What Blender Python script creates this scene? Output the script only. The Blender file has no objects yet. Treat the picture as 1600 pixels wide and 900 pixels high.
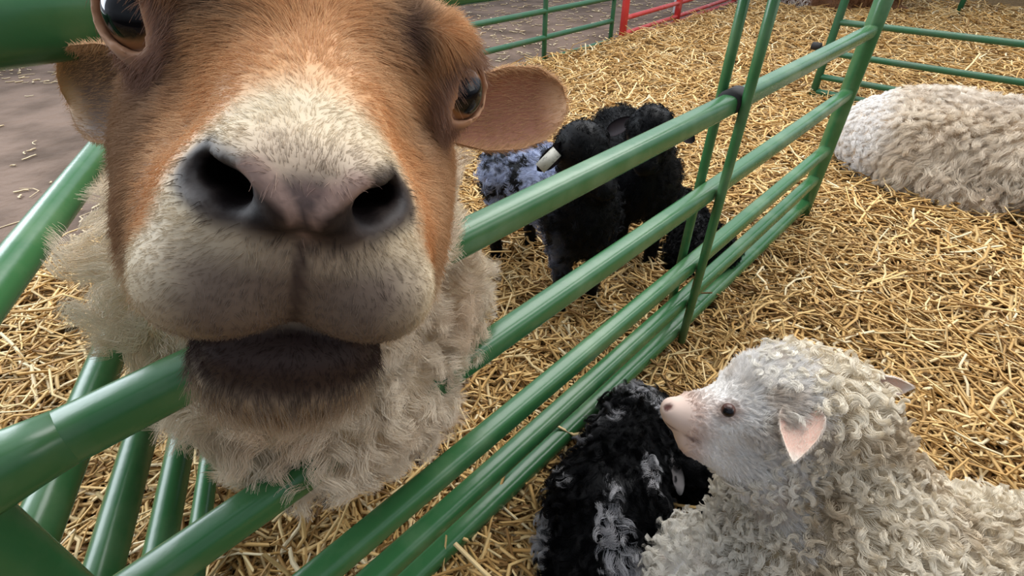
import bpy, math
import numpy as np
from mathutils import Matrix, Vector, kdtree

# ------------------------------------------------------------------ camera, light, exposure
sc = bpy.context.scene
COL = sc.collection
CAM_Z = 1.05
FPX = 790.0
PITCH = math.radians(36.8)
cam_d = bpy.data.cameras.new('camera')
cam_d.sensor_width = 36.0
cam_d.lens = FPX / 1600 * 36.0
cam_d.clip_start = 0.01
cam = bpy.data.objects.new('camera', cam_d)
cam.location = (0, 0, CAM_Z)
cam.rotation_euler = (math.pi / 2 - PITCH, 0, 0)
COL.objects.link(cam)
sc.camera = cam
sc.view_settings.view_transform = 'Standard'
sc.view_settings.look = 'None'
sc.view_settings.gamma = 1.0
sc.view_settings.use_curve_mapping = False
sc.view_settings.exposure = 0.14

world = bpy.data.worlds.new('barn_daylight')
sc.world = world
world.use_nodes = True
wn = world.node_tree
wn.nodes.clear()
w_out = wn.nodes.new('ShaderNodeOutputWorld')
w_bg = wn.nodes.new('ShaderNodeBackground')
w_tc = wn.nodes.new('ShaderNodeTexCoord')
w_sep = wn.nodes.new('ShaderNodeSeparateXYZ')
w_map = wn.nodes.new('ShaderNodeMapRange')
w_ramp = wn.nodes.new('ShaderNodeValToRGB')
w_map.inputs['From Min'].default_value = -1
w_map.inputs['From Max'].default_value = 1
w_ramp.color_ramp.elements[0].position = 0.42
w_ramp.color_ramp.elements[0].color = (0.10, 0.085, 0.07, 1)
w_ramp.color_ramp.elements[1].position = 0.62
w_ramp.color_ramp.elements[1].color = (0.80, 0.88, 1.0, 1)
wn.links.new(w_tc.outputs['Generated'], w_sep.inputs[0])
wn.links.new(w_sep.outputs['Z'], w_map.inputs['Value'])
wn.links.new(w_map.outputs[0], w_ramp.inputs[0])
# the barn is open ahead and closed behind the photographer
w_fb = wn.nodes.new('ShaderNodeMapRange')
w_fb.inputs['From Min'].default_value = -0.6
w_fb.inputs['From Max'].default_value = 0.5
w_fb.inputs['To Min'].default_value = 0.5
w_fb.inputs['To Max'].default_value = 1.25
w_mul = wn.nodes.new('ShaderNodeVectorMath')
w_mul.operation = 'SCALE'
wn.links.new(w_sep.outputs['Y'], w_fb.inputs['Value'])
wn.links.new(w_ramp.outputs[0], w_mul.inputs[0])
wn.links.new(w_fb.outputs[0], w_mul.inputs['Scale'])
wn.links.new(w_mul.outputs[0], w_bg.inputs['Color'])
w_bg.inputs['Strength'].default_value = 0.98
wn.links.new(w_bg.outputs[0], w_out.inputs[0])


def area_light(name, loc, target, size, size_y, energy, color):
    d = bpy.data.lights.new(name, 'AREA')
    d.shape = 'RECTANGLE'
    d.size, d.size_y = size, size_y
    d.energy = energy
    d.color = color
    o = bpy.data.objects.new(name, d)
    o.location = loc
    o.rotation_euler = (Vector(target) - Vector(loc)).to_track_quat('-Z', 'Y').to_euler()
    COL.objects.link(o)
    return o


# the barn's open end and its roof lights
area_light('barn_skylight', (1.6, 3.4, 4.2), (1.0, 2.2, 0), 5.0, 4.0, 330, (1.0, 0.98, 0.95))
area_light('barn_opening', (5.0, -0.6, 2.6), (0.2, 0.5, 0.7), 3.0, 2.0, 30, (1.0, 0.93, 0.84))
area_light('barn_side_doors', (-4.2, 2.2, 2.6), (0.3, 0.6, 0.5), 3.5, 2.2, 185, (0.86, 0.93, 1.0))

rng = np.random.default_rng(7)

# ------------------------------------------------------------------ helpers
def lin(c):
    c = np.asarray(c, float) / 255.0
    return np.where(c <= 0.04045, c / 12.92, ((c + 0.055) / 1.055) ** 2.4)


def sstep(a, b, x):
    t = np.clip((x - a) / (b - a), 0, 1)
    return t * t * (3 - 2 * t)


def mix(a, b, t):
    t = np.asarray(t)[..., None]
    return a * (1 - t) + b * t


def vnoise(p, scale=1.0, seed=0):
    """smooth value noise in [-1, 1] at points p (N,3)"""
    q = np.asarray(p) * scale + seed * 17.31
    i = np.floor(q).astype(np.int64)
    f = q - i
    f = f * f * (3 - 2 * f)

    def h(ix, iy, iz):
        n = (ix * 374761393 + iy * 668265263 + iz * 2147483647 + seed * 1274126177) & 0x7fffffff
        n = ((n ^ (n >> 13)) * 1274126177) & 0x7fffffff
        n = n ^ (n >> 16)
        return (n & 0xffff) / 32767.5 - 1
    r = 0
    for dx in (0, 1):
        for dy in (0, 1):
            for dz in (0, 1):
                w = (f[:, 0] if dx else 1 - f[:, 0]) * (f[:, 1] if dy else 1 - f[:, 1]) * (f[:, 2] if dz else 1 - f[:, 2])
                r = r + w * h(i[:, 0] + dx, i[:, 1] + dy, i[:, 2] + dz)
    return r


def fbm(p, scale, seed=0):
    return vnoise(p, scale, seed) * 0.6 + vnoise(p, scale * 2.1, seed + 1) * 0.28 + vnoise(p, scale * 4.3, seed + 2) * 0.15


def tang(d, N):
    d = np.broadcast_to(d, N.shape)
    return d - N * (d * N).sum(1, keepdims=True)


def unit(v):
    return v / np.maximum(np.linalg.norm(v, axis=-1, keepdims=True), 1e-9)


CP, SP = math.cos(PITCH), math.sin(PITCH)
AX_R, AX_D, AX_F = np.array([1., 0, 0]), np.array([0, -SP, -CP]), np.array([0, CP, -SP])


def W(px, py, d):
    """the place d metres deep along the line of sight noted from the photograph"""
    return np.array([0, 0, CAM_Z]) + ((px - 800) / FPX * AX_R + (py - 450) / FPX * AX_D + AX_F) * d


def material(name, base, rough=0.6, spec=0.5, attr=None, coat=0.0, noise=None, bump=None, trans=0.0):
    m = bpy.data.materials.new(name)
    m.use_nodes = True
    nt = m.node_tree
    b = nt.nodes['Principled BSDF']
    b.inputs['Roughness'].default_value = rough
    b.inputs['Specular IOR Level'].default_value = spec
    b.inputs['Coat Weight'].default_value = coat
    b.inputs['Coat Roughness'].default_value = 0.05
    b.inputs['Base Color'].default_value = (*lin(base), 1)
    src = None
    if attr:
        a = nt.nodes.new('ShaderNodeAttribute')
        a.attribute_name = attr
        src = a.outputs['Color']
        nt.links.new(src, b.inputs['Base Color'])
    if noise or bump:
        tc = nt.nodes.new('ShaderNodeTexCoord')
    if noise:
        scale, c2, lo, hi = noise
        n = nt.nodes.new('ShaderNodeTexNoise')
        n.inputs['Scale'].default_value = scale
        n.inputs['Detail'].default_value = 6
        nt.links.new(tc.outputs['Object'], n.inputs['Vector'])
        r = nt.nodes.new('ShaderNodeMapRange')
        r.inputs['From Min'].default_value = lo
        r.inputs['From Max'].default_value = hi
        nt.links.new(n.outputs['Fac'], r.inputs['Value'])
        mx = nt.nodes.new('ShaderNodeMix')
        mx.data_type = 'RGBA'
        nt.links.new(r.outputs[0], mx.inputs['Factor'])
        if src:
            nt.links.new(src, mx.inputs['A'])
        else:
            mx.inputs['A'].default_value = (*lin(base), 1)
        mx.inputs['B'].default_value = (*lin(c2), 1)
        nt.links.new(mx.outputs['Result'], b.inputs['Base Color'])
    if bump:
        scale, strength, dist = bump
        n = nt.nodes.new('ShaderNodeTexNoise')
        n.inputs['Scale'].default_value = scale
        n.inputs['Detail'].default_value = 5
        nt.links.new(tc.outputs['Object'], n.inputs['Vector'])
        bp = nt.nodes.new('ShaderNodeBump')
        bp.inputs['Strength'].default_value = strength
        bp.inputs['Distance'].default_value = dist
        nt.links.new(n.outputs['Fac'], bp.inputs['Height'])
        nt.links.new(bp.outputs[0], b.inputs['Normal'])
    return m


def tag(o, label=None, cat=None, group=None, kind=None):
    for k, v in (('label', label), ('category', cat), ('group', group), ('kind', kind)):
        if v:
            o[k] = v
    return o


def empty(name, loc=(0, 0, 0)):
    o = bpy.data.objects.new(name, None)
    o.location = loc
    o.empty_display_size = 0.1
    COL.objects.link(o)
    return o


def link(name, me, mats, parent=None):
    o = bpy.data.objects.new(name, me)
    for m in mats if isinstance(mats, (list, tuple)) else [mats]:
        me.materials.append(m)
    COL.objects.link(o)
    if parent is not None:
        o.parent = parent
        o.matrix_parent_inverse = Matrix.Translation(-Vector(parent.location))
    return o


def np_mesh(name, V, F, colors=None, smooth=True):
    """V (n,3); F (m,k) one face size"""
    me = bpy.data.meshes.new(name)
    V = np.asarray(V, np.float32)
    F = np.asarray(F, np.int32)
    k = F.shape[1]
    me.vertices.add(len(V))
    me.vertices.foreach_set('co', V.ravel())
    me.loops.add(F.size)
    me.loops.foreach_set('vertex_index', F.ravel())
    me.polygons.add(len(F))
    me.polygons.foreach_set('loop_start', np.arange(0, F.size, k, dtype=np.int32))
    me.polygons.foreach_set('loop_total', np.full(len(F), k, np.int32))
    if smooth:
        me.polygons.foreach_set('use_smooth', np.ones(len(F), bool))
    me.update(calc_edges=True)
    if colors is not None:
        a = me.color_attributes.new('tint', 'FLOAT_COLOR', 'POINT')
        c = np.ones((len(V), 4), np.float32)
        c[:, :3] = colors
        a.data.foreach_set('color', c.ravel())
    return me


class Geo:
    """collects tubes and boxes of quads into one mesh"""
    def __init__(self):
        self.v, self.f, self.n = [], [], 0

    def add(self, V, F):
        self.v.append(np.asarray(V, float))
        self.f.append(np.asarray(F, int) + self.n)
        self.n += len(V)

    def tube(self, pts, r, seg=20, cap=True, square=0):
        pts = np.asarray(pts, float)
        r = np.broadcast_to(np.asarray(r, float), (len(pts),)).copy()
        if cap:                                   # rounded pipe ends
            d0, d1 = unit(pts[0] - pts[1]), unit(pts[-1] - pts[-2])
            pts = np.vstack([pts[0] + d0 * r[0] * .25, pts[0] + d0 * r[0] * .2, pts, pts[-1] + d1 * r[-1] * .2, pts[-1] + d1 * r[-1] * .25])
            r = np.concatenate([[1e-5, r[0] * .75], r, [r[-1] * .75, 1e-5]])
        T = unit(np.gradient(pts, axis=0))
        up = np.array([0, 0, 1.]) if abs(T[0, 2]) < .9 else np.array([1., 0, 0])
        A = unit(np.cross(T, up))
        Bv = np.cross(T, A)
        th = np.linspace(0, 2 * np.pi, seg, endpoint=False)
        rr = np.ones(seg) if not square else .97 * (np.abs(np.cos(th)) ** square + np.abs(np.sin(th)) ** square) ** (-1 / square)
        V = pts[:, None] + r[:, None, None] * ((rr * np.cos(th))[None, :, None] * A[:, None] + (rr * np.sin(th))[None, :, None] * Bv[:, None])
        n = len(pts)
        i, j = np.meshgrid(np.arange(n - 1), np.arange(seg), indexing='ij')
        j2 = (j + 1) % seg
        F = np.stack([i * seg + j, i * seg + j2, (i + 1) * seg + j2, (i + 1) * seg + j], -1).reshape(-1, 4)
        self.add(V.reshape(-1, 3), F)

    def build(self, name, mat, parent=None):
        return link(name, np_mesh(name, np.vstack(self.v), np.vstack(self.f)), mat, parent)


# ------------------------------------------------------------------ bodies: smooth unions of capsules and ellipsoids
def cap(a, b, ra, rb, k=.03, op='+', flat=None):
    return dict(t='c', a=np.array(a, float), b=np.array(b, float), ra=ra, rb=rb, k=k, op=op)


def ell(c, r, rot=None, k=.03, op='+'):
    return dict(t='e', c=np.array(c, float), r=np.array(r, float), R=np.eye(3) if rot is None else np.array(rot, float), k=k, op=op)


def xform(prims, Rm, t, s):
    out = []
    for p in prims:
        q = dict(p)
        q['k'] = p['k'] * s
        if p['t'] == 'c':
            q['a'], q['b'] = t + Rm @ p['a'] * s, t + Rm @ p['b'] * s
            q['ra'], q['rb'] = p['ra'] * s, p['rb'] * s
        else:
            q['c'], q['r'], q['R'] = t + Rm @ p['c'] * s, p['r'] * s, Rm @ p['R']
        out.append(q)
    return out


def sdf_mesh(prims, axes, warp=None):
    xs, ys, zs = axes
    F = np.full((len(xs), len(ys), len(zs)), 0.5, np.float32)
    for p in prims:
        if p['t'] == 'c':
            r = max(p['ra'], p['rb'])
            lo, hi = np.minimum(p['a'], p['b']) - r, np.maximum(p['a'], p['b']) + r
        else:
            r = max(p['r'])
            lo, hi = p['c'] - r, p['c'] + r
        m = p['k'] + .03
        sl = [slice(max(np.searchsorted(ax, lo[i] - m) - 1, 0), np.searchsorted(ax, hi[i] + m) + 1) for i, ax in enumerate(axes)]
        X = np.stack(np.meshgrid(xs[sl[0]], ys[sl[1]], zs[sl[2]], indexing='ij'), -1).astype(np.float32)
        if X.size == 0:
            continue
        if p['t'] == 'c':
            ab = (p['b'] - p['a'])
            h = np.clip(((X - p['a']) @ ab) / max(ab @ ab, 1e-12), 0, 1)
            d = np.linalg.norm(X - p['a'] - h[..., None] * ab, axis=-1) - (p['ra'] + (p['rb'] - p['ra']) * h)
        else:
            q = (X - p['c']) @ p['R']
            k0 = np.linalg.norm(q / p['r'], axis=-1)
            k1 = np.linalg.norm(q / p['r'] ** 2, axis=-1)
            d = k0 * (k0 - 1) / np.maximum(k1, 1e-6)
        f = F[tuple(sl)]
        k = p['k']
        if p['op'] == '+':
            h = np.maximum(k - np.abs(f - d), 0) / k
            F[tuple(sl)] = np.minimum(f, d) - h * h * k * .25
        else:
            d = -d
            h = np.maximum(k - np.abs(f - d), 0) / k
            F[tuple(sl)] = np.maximum(f, d) + h * h * k * .25
    S = F < 0
    nx, ny, nz = F.shape
    acc = np.zeros((nx - 1, ny - 1, nz - 1), np.int8)
    corners = [(i, j, k) for i in (0, 1) for j in (0, 1) for k in (0, 1)]
    for i, j, k in corners:
        acc += S[i:nx - 1 + i, j:ny - 1 + j, k:nz - 1 + k]
    I, J, K = np.nonzero((acc > 0) & (acc < 8))
    idx = np.full(acc.shape, -1, np.int32)
    idx[I, J, K] = np.arange(len(I))
    cv = np.stack([F[I + i, J + j, K + k] for i, j, k in corners], 1)
    cp = np.stack([np.stack([xs[I + i], ys[J + j], zs[K + k]], 1) for i, j, k in corners], 1)
    V = np.zeros((len(I), 3))
    cnt = np.zeros(len(I))
    for a in range(8):
        for b in range(a + 1, 8):
            if sum(u != v for u, v in zip(corners[a], corners[b])) != 1:
                continue
            fa, fb = cv[:, a], cv[:, b]
            m = (fa < 0) != (fb < 0)
            t = np.where(m, fa / np.where(m, fa - fb, 1), 0)
            V += np.where(m[:, None], cp[:, a] + t[:, None] * (cp[:, b] - cp[:, a]), 0)
            cnt += m
    V /= cnt[:, None]
    Q = []
    A = S[:-1, 1:-1, 1:-1] != S[1:, 1:-1, 1:-1]
    i, j, k = np.nonzero(A); j = j + 1; k = k + 1
    q = np.stack([idx[i, j - 1, k - 1], idx[i, j, k - 1], idx[i, j, k], idx[i, j - 1, k]], 1)
    fl = S[i, j, k]
    q[~fl] = q[~fl][:, ::-1]; Q.append(q)
    A = S[1:-1, :-1, 1:-1] != S[1:-1, 1:, 1:-1]
    i, j, k = np.nonzero(A); i = i + 1; k = k + 1
    q = np.stack([idx[i - 1, j, k - 1], idx[i - 1, j, k], idx[i, j, k], idx[i, j, k - 1]], 1)
    fl = S[i, j, k]
    q[~fl] = q[~fl][:, ::-1]; Q.append(q)
    A = S[1:-1, 1:-1, :-1] != S[1:-1, 1:-1, 1:]
    i, j, k = np.nonzero(A); i = i + 1; j = j + 1
    q = np.stack([idx[i - 1, j - 1, k], idx[i, j - 1, k], idx[i, j, k], idx[i - 1, j, k]], 1)
    fl = S[i, j, k]
    q[~fl] = q[~fl][:, ::-1]; Q.append(q)
    Fq = np.vstack(Q)
    Fq = Fq[(Fq >= 0).all(1)]
    return V, Fq


def relax(V, F, it=1, lam=.5):
    for _ in range(it):
        s = np.zeros_like(V)
        c = np.zeros(len(V))
        for a in range(4):
            for b in ((a + 1) % 4, (a + 3) % 4):
                np.add.at(s, F[:, a], V[F[:, b]])
                np.add.at(c, F[:, a], 1)
        V = V + lam * (s / np.maximum(c, 1)[:, None] - V)
    return V


def vnormals(V, F):
    n = np.cross(V[F[:, 2]] - V[F[:, 0]], V[F[:, 3]] - V[F[:, 1]])
    N = np.zeros_like(V)
    for a in range(4):
        np.add.at(N, F[:, a], n)
    return unit(N)


def scatter(V, F, N, n, rg, weight=None):
    """n random surface points -> positions, normals"""
    n3 = np.cross(V[F[:, 2]] - V[F[:, 0]], V[F[:, 3]] - V[F[:, 1]])
    area = np.linalg.norm(n3, axis=1) * .5
    if weight is not None:
        area = area * weight[F].mean(1)
    cdf = np.cumsum(area)
    f = np.searchsorted(cdf, rg.random(n) * cdf[-1])
    u, v = rg.random((n, 1)), rg.random((n, 1))

    def bil(A):
        q = A[F[f]]
        return (q[:, 0] * (1 - u) + q[:, 1] * u) * (1 - v) + (q[:, 3] * (1 - u) + q[:, 2] * u) * v
    return bil(V), unit(bil(N))


def hair_object(name, P, rad, col, mat, parent):
    """P (n,k,3) strands, rad (n,k), col (n,3)"""
    n, k = P.shape[:2]
    hc = bpy.data.hair_curves.new(name)
    hc.add_curves([k] * n)
    hc.attributes['position'].data.foreach_set('vector', np.ascontiguousarray(P, np.float32).ravel())
    a = hc.attributes.get('radius') or hc.attributes.new('radius', 'FLOAT', 'POINT')
    a.data.foreach_set('value', np.ascontiguousarray(rad, np.float32).ravel())
    c = hc.attributes.new('tint', 'FLOAT_COLOR', 'CURVE')
    cc = np.ones((n, 4), np.float32)
    cc[:, :3] = col
    c.data.foreach_set('color', cc.ravel())
    return link(name, hc, mat, parent)


def strands(P, N, D, L, pts, rg, wave=0.0, wfreq=2.0, clumps=0, tight=.8, droop=0.0, jitter=.1, curl=0.0, cfreq=1.5, spread=.12):
    """grow strands from roots P along D (unit), lengths L; gathered in locks that wave or curl"""
    n = len(P)
    t = np.linspace(0, 1, pts)[None, :, None]
    D = unit(D + rg.normal(0, jitter, (n, 3)))
    S = P[:, None] + D[:, None] * (L[:, None, None] * t)
    if droop:
        S[..., 2] -= droop * L[:, None] * t[..., 0] ** 2
    if wave:
        a = unit(np.cross(D, N + rg.normal(0, .3, (n, 3))))
        ph = rg.random((n, 1)) * 6.28
        S = S + a[:, None] * (wave * t[..., 0] * np.sin(ph + wfreq * 6.283 * t[..., 0]))[..., None]
    if clumps:
        g = rg.choice(n, min(clumps, n), replace=False)
        kd = kdtree.KDTree(len(g))
        for i, r in enumerate(g):
            kd.insert(P[r], i)
        kd.balance()
        own = np.array([g[kd.find(p)[1]] for p in P])
        guide = S[g].copy()
        if curl:
            a = unit(np.cross(D[g], N[g] + rg.normal(0, .4, (len(g), 3))))
            b = np.cross(D[g], a)
            ph = rg.random((len(g), 1)) * 6.28
            sg = np.where(rg.random((len(g), 1)) < .5, 1, -1)
            th = ph + sg * cfreq * (0.8 + .4 * rg.random((len(g), 1))) * 6.283 * t[..., 0]
            amp = curl * (0.7 + .6 * rg.random((len(g), 1))) * np.minimum(t[..., 0] * 2.2, 1)
            guide = guide + a[:, None] * (amp * (np.cos(th) - np.cos(ph)))[..., None] + b[:, None] * (amp * (np.sin(th) - np.sin(ph)))[..., None]
        full = np.zeros(n, int)
        full[g] = np.arange(len(g))
        G = guide[full[own]]
        off = (P - P[own])[:, None]
        w = tight * np.minimum(t * 1.6, 1)
        S = S * (1 - w) + (G + off * (spread + (1 - t) * .5)) * w
    return S


def taper(n, pts, r0, r1, rg):
    t = np.linspace(0, 1, pts)[None]
    return (r0 + (r1 - r0) * t) * (.75 + .5 * rg.random((n, 1)))


def grid(lo, hi, step):
    return np.arange(lo, hi + step, step)


# ------------------------------------------------------------------ materials
M_fur = material('fur', (180, 150, 120), .85, .15, attr='tint')
M_wool = material('wool', (220, 205, 180), .9, .1, attr='tint')
M_sleek = material('sleek_black_wool', (20, 20, 22), .5, .13, attr='tint')
M_skin = material('skin', (150, 120, 105), .6, .2, attr='tint', bump=(500, .15, .001))
M_eye = material('eye_surface', (20, 18, 20), .04, .32, attr='tint')
M_green = material('green_paint', (52, 104, 60), .27, .5, noise=(9, (98, 130, 92), .48, .8), bump=(38, .12, .004))
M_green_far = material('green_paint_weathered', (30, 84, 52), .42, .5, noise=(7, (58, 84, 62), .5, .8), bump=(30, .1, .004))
M_red = material('red_paint', (176, 48, 44), .45, .4, noise=(8, (190, 110, 104), .5, .8))
M_rubber = material('dark_rubber', (38, 36, 36), .7, .3)
M_white = material('white_paint', (215, 216, 222), .5, .4)
M_hoof = material('hoof_horn', (34, 30, 28), .5, .4)
M_tag = material('pale_plastic', (186, 184, 172), .5, .4, noise=(160, (120, 118, 110), .55, .7))

# ------------------------------------------------------------------ ground and straw
M_dirt = material('trodden_dirt', (116, 98, 86), .95, .15, noise=(2.6, (84, 70, 60), .42, .66), bump=(9, .8, .05))
M_bed = material('straw_litter', (128, 100, 60), .95, .15, noise=(45, (92, 70, 42), .35, .7), bump=(70, 1.0, .03))
M_straw = material('straw_stalk', (200, 165, 100), .6, .35, attr='tint')


def ground_mesh(name, x0, x1, y0, y1, step, hfun):
    xs, ys = np.arange(x0, x1 + step, step), np.arange(y0, y1 + step, step)
    X, Y = np.meshgrid(xs, ys, indexing='ij')
    Z = hfun(np.stack([X.ravel(), Y.ravel(), np.zeros(X.size)], 1)).reshape(X.shape)
    n, m = X.shape
    i, j = np.meshgrid(np.arange(n - 1), np.arange(m - 1), indexing='ij')
    F = np.stack([i * m + j, (i + 1) * m + j, (i + 1) * m + j + 1, i * m + j + 1], -1).reshape(-1, 4)
    return np_mesh(name, np.stack([X, Y, Z], -1).reshape(-1, 3), F)


GA = math.radians(46.45)                       # heading of the long gate
G_DIR = np.array([math.cos(GA), math.sin(GA), 0])
G_NRM = np.array([-G_DIR[1], G_DIR[0], 0])
G_END = np.array([1.2012, 1.8656, 0])          # foot of its far post
L_DIR = np.array([math.cos(math.radians(109.7)), math.sin(math.radians(109.7)), 0])
L_START = G_END - G_DIR * 2.4045
FF_DIR = np.array([math.cos(math.radians(48.5)), math.sin(math.radians(48.5)), 0])
FF_P = np.array([0.27, 4.6, 0.0])
FF_NRM = np.array([-FF_DIR[1], FF_DIR[0], 0])


def straw_amount(p):
    """1 in the bedded pens, fading to bare dirt in the aisle beyond the panels"""
    xy = p[:, :2]
    beyond = (xy - FF_P[:2]) @ FF_NRM[:2]                    # past the back panels
    nz = vnoise(np.c_[xy, np.zeros(len(xy))], 1.7, 5) * .22
    a = 1 - sstep(-.12, .12, beyond + nz * .5)
    Ln = np.array([-L_DIR[1], L_DIR[0]])
    left = (xy - L_START[:2]) @ Ln
    b = 1 - sstep(1.95, 2.45, left * .55 + xy[:, 1] * .95 + nz * 2 + .12) * sstep(.02, .3, left + nz)
    return np.minimum(a, b)


def bed_height(p):
    a = straw_amount(p)
    return a * (.022 + .018 * fbm(p, 2.2, 3) + .012 * vnoise(p, 7.0, 9)) - (1 - a) * .03


ground = link('ground', ground_mesh('ground', -9, 14, -2.5, 14, .1, lambda p: .008 * fbm(p, 3.0, 11) - .008), M_dirt)
tag(ground, kind='structure')
bed = link('straw_bed_floor', ground_mesh('straw_bed_floor', -3.2, 12, -1.2, 11, .05, bed_height), M_bed)
tag(bed, kind='structure')


def make_straw(n, rg):
    # more stalks close by, fewer far off
    r = .25 + 9.5 * rg.random(n * 3) ** 1.35
    th = rg.uniform(math.radians(22), math.radians(160), n * 3)
    near = (r < 2.4) & (rg.random(n * 3) < .3)               # the bedding goes on round the photographer
    th[near] = rg.uniform(math.radians(-70), math.radians(250), near.sum())
    p = np.stack([r * np.cos(th), r * np.sin(th), np.zeros(n * 3)], 1)
    keep = rg.random(n * 3) < np.maximum(straw_amount(p), .016 + .07 * (p[:, 1] > 4))
    p, r = p[keep][:n], r[keep][:n]
    n = len(p)
    a = straw_amount(p)
    L = rg.gamma(4.5, .021, n).clip(.03, .26) * (1 + .05 * r) * (.5 + .5 * sstep(.1, .6, a))
    w = rg.uniform(.0020, .0047, n) * (1 + .12 * r)
    az = rg.uniform(0, 2 * np.pi, n)
    tilt = rg.normal(0, .22, n) * (a > .3)
    d = np.stack([np.cos(az) * np.cos(tilt), np.sin(az) * np.cos(tilt), np.sin(tilt)], 1)
    side = unit(np.cross(d, np.array([0, 0, 1.])))
    bend = rg.normal(0, .17, n)[:, None] * L[:, None] * side
    z = np.maximum(bed_height(p), -.004) + rg.random(n) ** 1.6 * .045 * (a > .3) + .004 + np.abs(np.sin(tilt)) * L * .3
    c0 = p + np.stack([0 * z, 0 * z, z], 1)
    k = np.array([-.5, -.18, .16, .5])
    wob = rg.normal(0, .06, (n, 1)) * L[:, None]
    off = bend[:, None] * np.array([-.2, .75, .7, -.3])[None, :, None] + side[:, None] * (wob * np.array([1, -.6, .7, -1])[None])[..., None]
    pts = c0[:, None] + d[:, None] * (L[:, None, None] * k[None, :, None]) + off
    up = np.cross(side, d)
    ang = np.array([.5, .5 + 2.094, .5 + 4.189])
    ring = side[:, None] * np.cos(ang)[None, :, None] + up[:, None] * np.sin(ang)[None, :, None] * .7
    V = pts[:, :, None] + ring[:, None] * w[:, None, None, None]
    base = np.arange(n)[:, None] * 12
    q = []
    for s in (0, 1, 2):
        for j in range(3):
            j2 = (j + 1) % 3
            q.append(np.concatenate([base + s * 3 + j, base + s * 3 + j2, base + (s + 1) * 3 + j2, base + (s + 1) * 3 + j], 1))
    F = np.stack(q, 1).reshape(-1, 4)
    pal = lin(np.array([(220, 184, 122), (202, 162, 100), (230, 202, 148), (176, 136, 78), (146, 110, 64), (238, 218, 176)]))
    c = pal[rg.choice(6, n, p=[.3, .26, .17, .15, .07, .05])] * (.8 + .4 * rg.random((n, 1)))
    c = mix(c, np.broadcast_to(lin((206, 190, 160)), c.shape), sstep(.6, .1, a) * .7)
    return V.reshape(-1, 3), F, np.repeat(c, 12, 0)


sv, sf, scol = make_straw(82000, rng)
straw = link('straw', np_mesh('straw', sv, sf, scol, smooth=False), M_straw)
tag(straw, 'loose golden straw scattered over the pen floor', 'straw', kind='stuff')

# ------------------------------------------------------------------ panels and gates
def panel(root, mat, start, d, length, heights, r, posts, top=None, post_r=None, bars=(), bar_r=.011, square=0):
    """rails at the given heights, one mesh each; posts at distances along the panel"""
    start = np.array(start, float)
    n = np.array([-d[1], d[0], 0])
    for h in heights:
        g = Geo()
        xs = np.linspace(0, length, 14)
        sag = .004 * np.sin(xs / length * math.pi)
        g.tube([start + d * s + np.array([0, 0, h - q]) for s, q in zip(xs, sag)], (r if np.isscalar(r) else r[heights.index(h)]) * (.9 if square else 1), 32 if square else 20, square=square)
        g.build('rail', mat, root)
    for s in posts:
        g = Geo()
        hi = top or heights[0]
        g.tube([start + d * s + np.array([0, 0, z]) for z in (0.012, .3, .7, hi)], post_r or r, 32 if square else 20, square=square)
        g.build('end_post' if s in (posts[0], posts[-1]) else 'middle_post', mat, root)
    for s in bars:
        for side in (-1, 1):
            g = Geo()
            off = n * side * ((r if np.isscalar(r) else max(r)) + bar_r * .8) + d * (side * .012)
            g.tube([start + d * s + off + np.array([0, 0, z]) for z in (.065, .4, .8, top or heights[0])], bar_r, 12)
            g.build('brace_bar', mat, root)


G_START = G_END - G_DIR * 2.315
gate = empty('livestock_gate', G_START)
tag(gate, 'long green tubular gate crossing the pen that the brown-faced sheep leans through', 'gate')
GH = [1.0, .727, .523, .316, .196, .092]
panel(gate, M_green, G_START, G_DIR, 2.315, GH, .0235, [0, 2.315], top=1.03, post_r=.026, bars=[2.315 - 1.065], square=3.0)
# welded gusset where the second rail meets the near post, and the rubber pad by the bars
g = Geo()
p0 = G_START + np.array([0, 0, .727])
g.tube([p0 + G_DIR * .012, p0 + G_DIR * .03, p0 + G_DIR * .05, p0 + G_DIR * .075], [.0275, .0262, .0235, .0212], 32, square=3.0)
g.build('weld_gusset', M_green, gate)
g = Geo()
pc = G_END - G_DIR * 1.065 + np.array([0, 0, .727])
g.tube([pc - G_DIR * .022, pc + G_DIR * .022], .0265, 16)
tag(g.build('clamp', M_rubber, gate), 'dark rubber clamp')

lp = empty('corral_fence', L_START)
tag(lp, 'green pipe panel running away on the far left behind the brown-faced sheep', 'fence panel')
panel(lp, M_green, L_START, L_DIR, 2.85, [1.0, .716, .515, .38, .25, .12], [.022, .022, .023, .023, .023, .019], [0, 2.85], top=1.02, post_r=.024)

fp = empty('corral_fence', FF_P)
tag(fp, 'green pipe panel at the back beyond the black lambs, joined to the red gate', 'fence panel')
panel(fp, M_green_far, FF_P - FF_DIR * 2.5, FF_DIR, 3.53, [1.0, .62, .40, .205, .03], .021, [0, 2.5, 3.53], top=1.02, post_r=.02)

RD_DIR = np.array([math.cos(math.radians(52.5)), math.sin(math.radians(52.5)), 0])
RD_P = FF_P + FF_DIR * 1.25
rg_ = empty('corral_gate', RD_P)
tag(rg_, 'red pipe gate at the back edge of the straw', 'gate')
panel(rg_, M_red, RD_P, RD_DIR, 3.4, [1.0, .6, .4, .2, .06, .0], .022, [0, 1.35, 3.4], top=1.02, post_r=.036)

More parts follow.
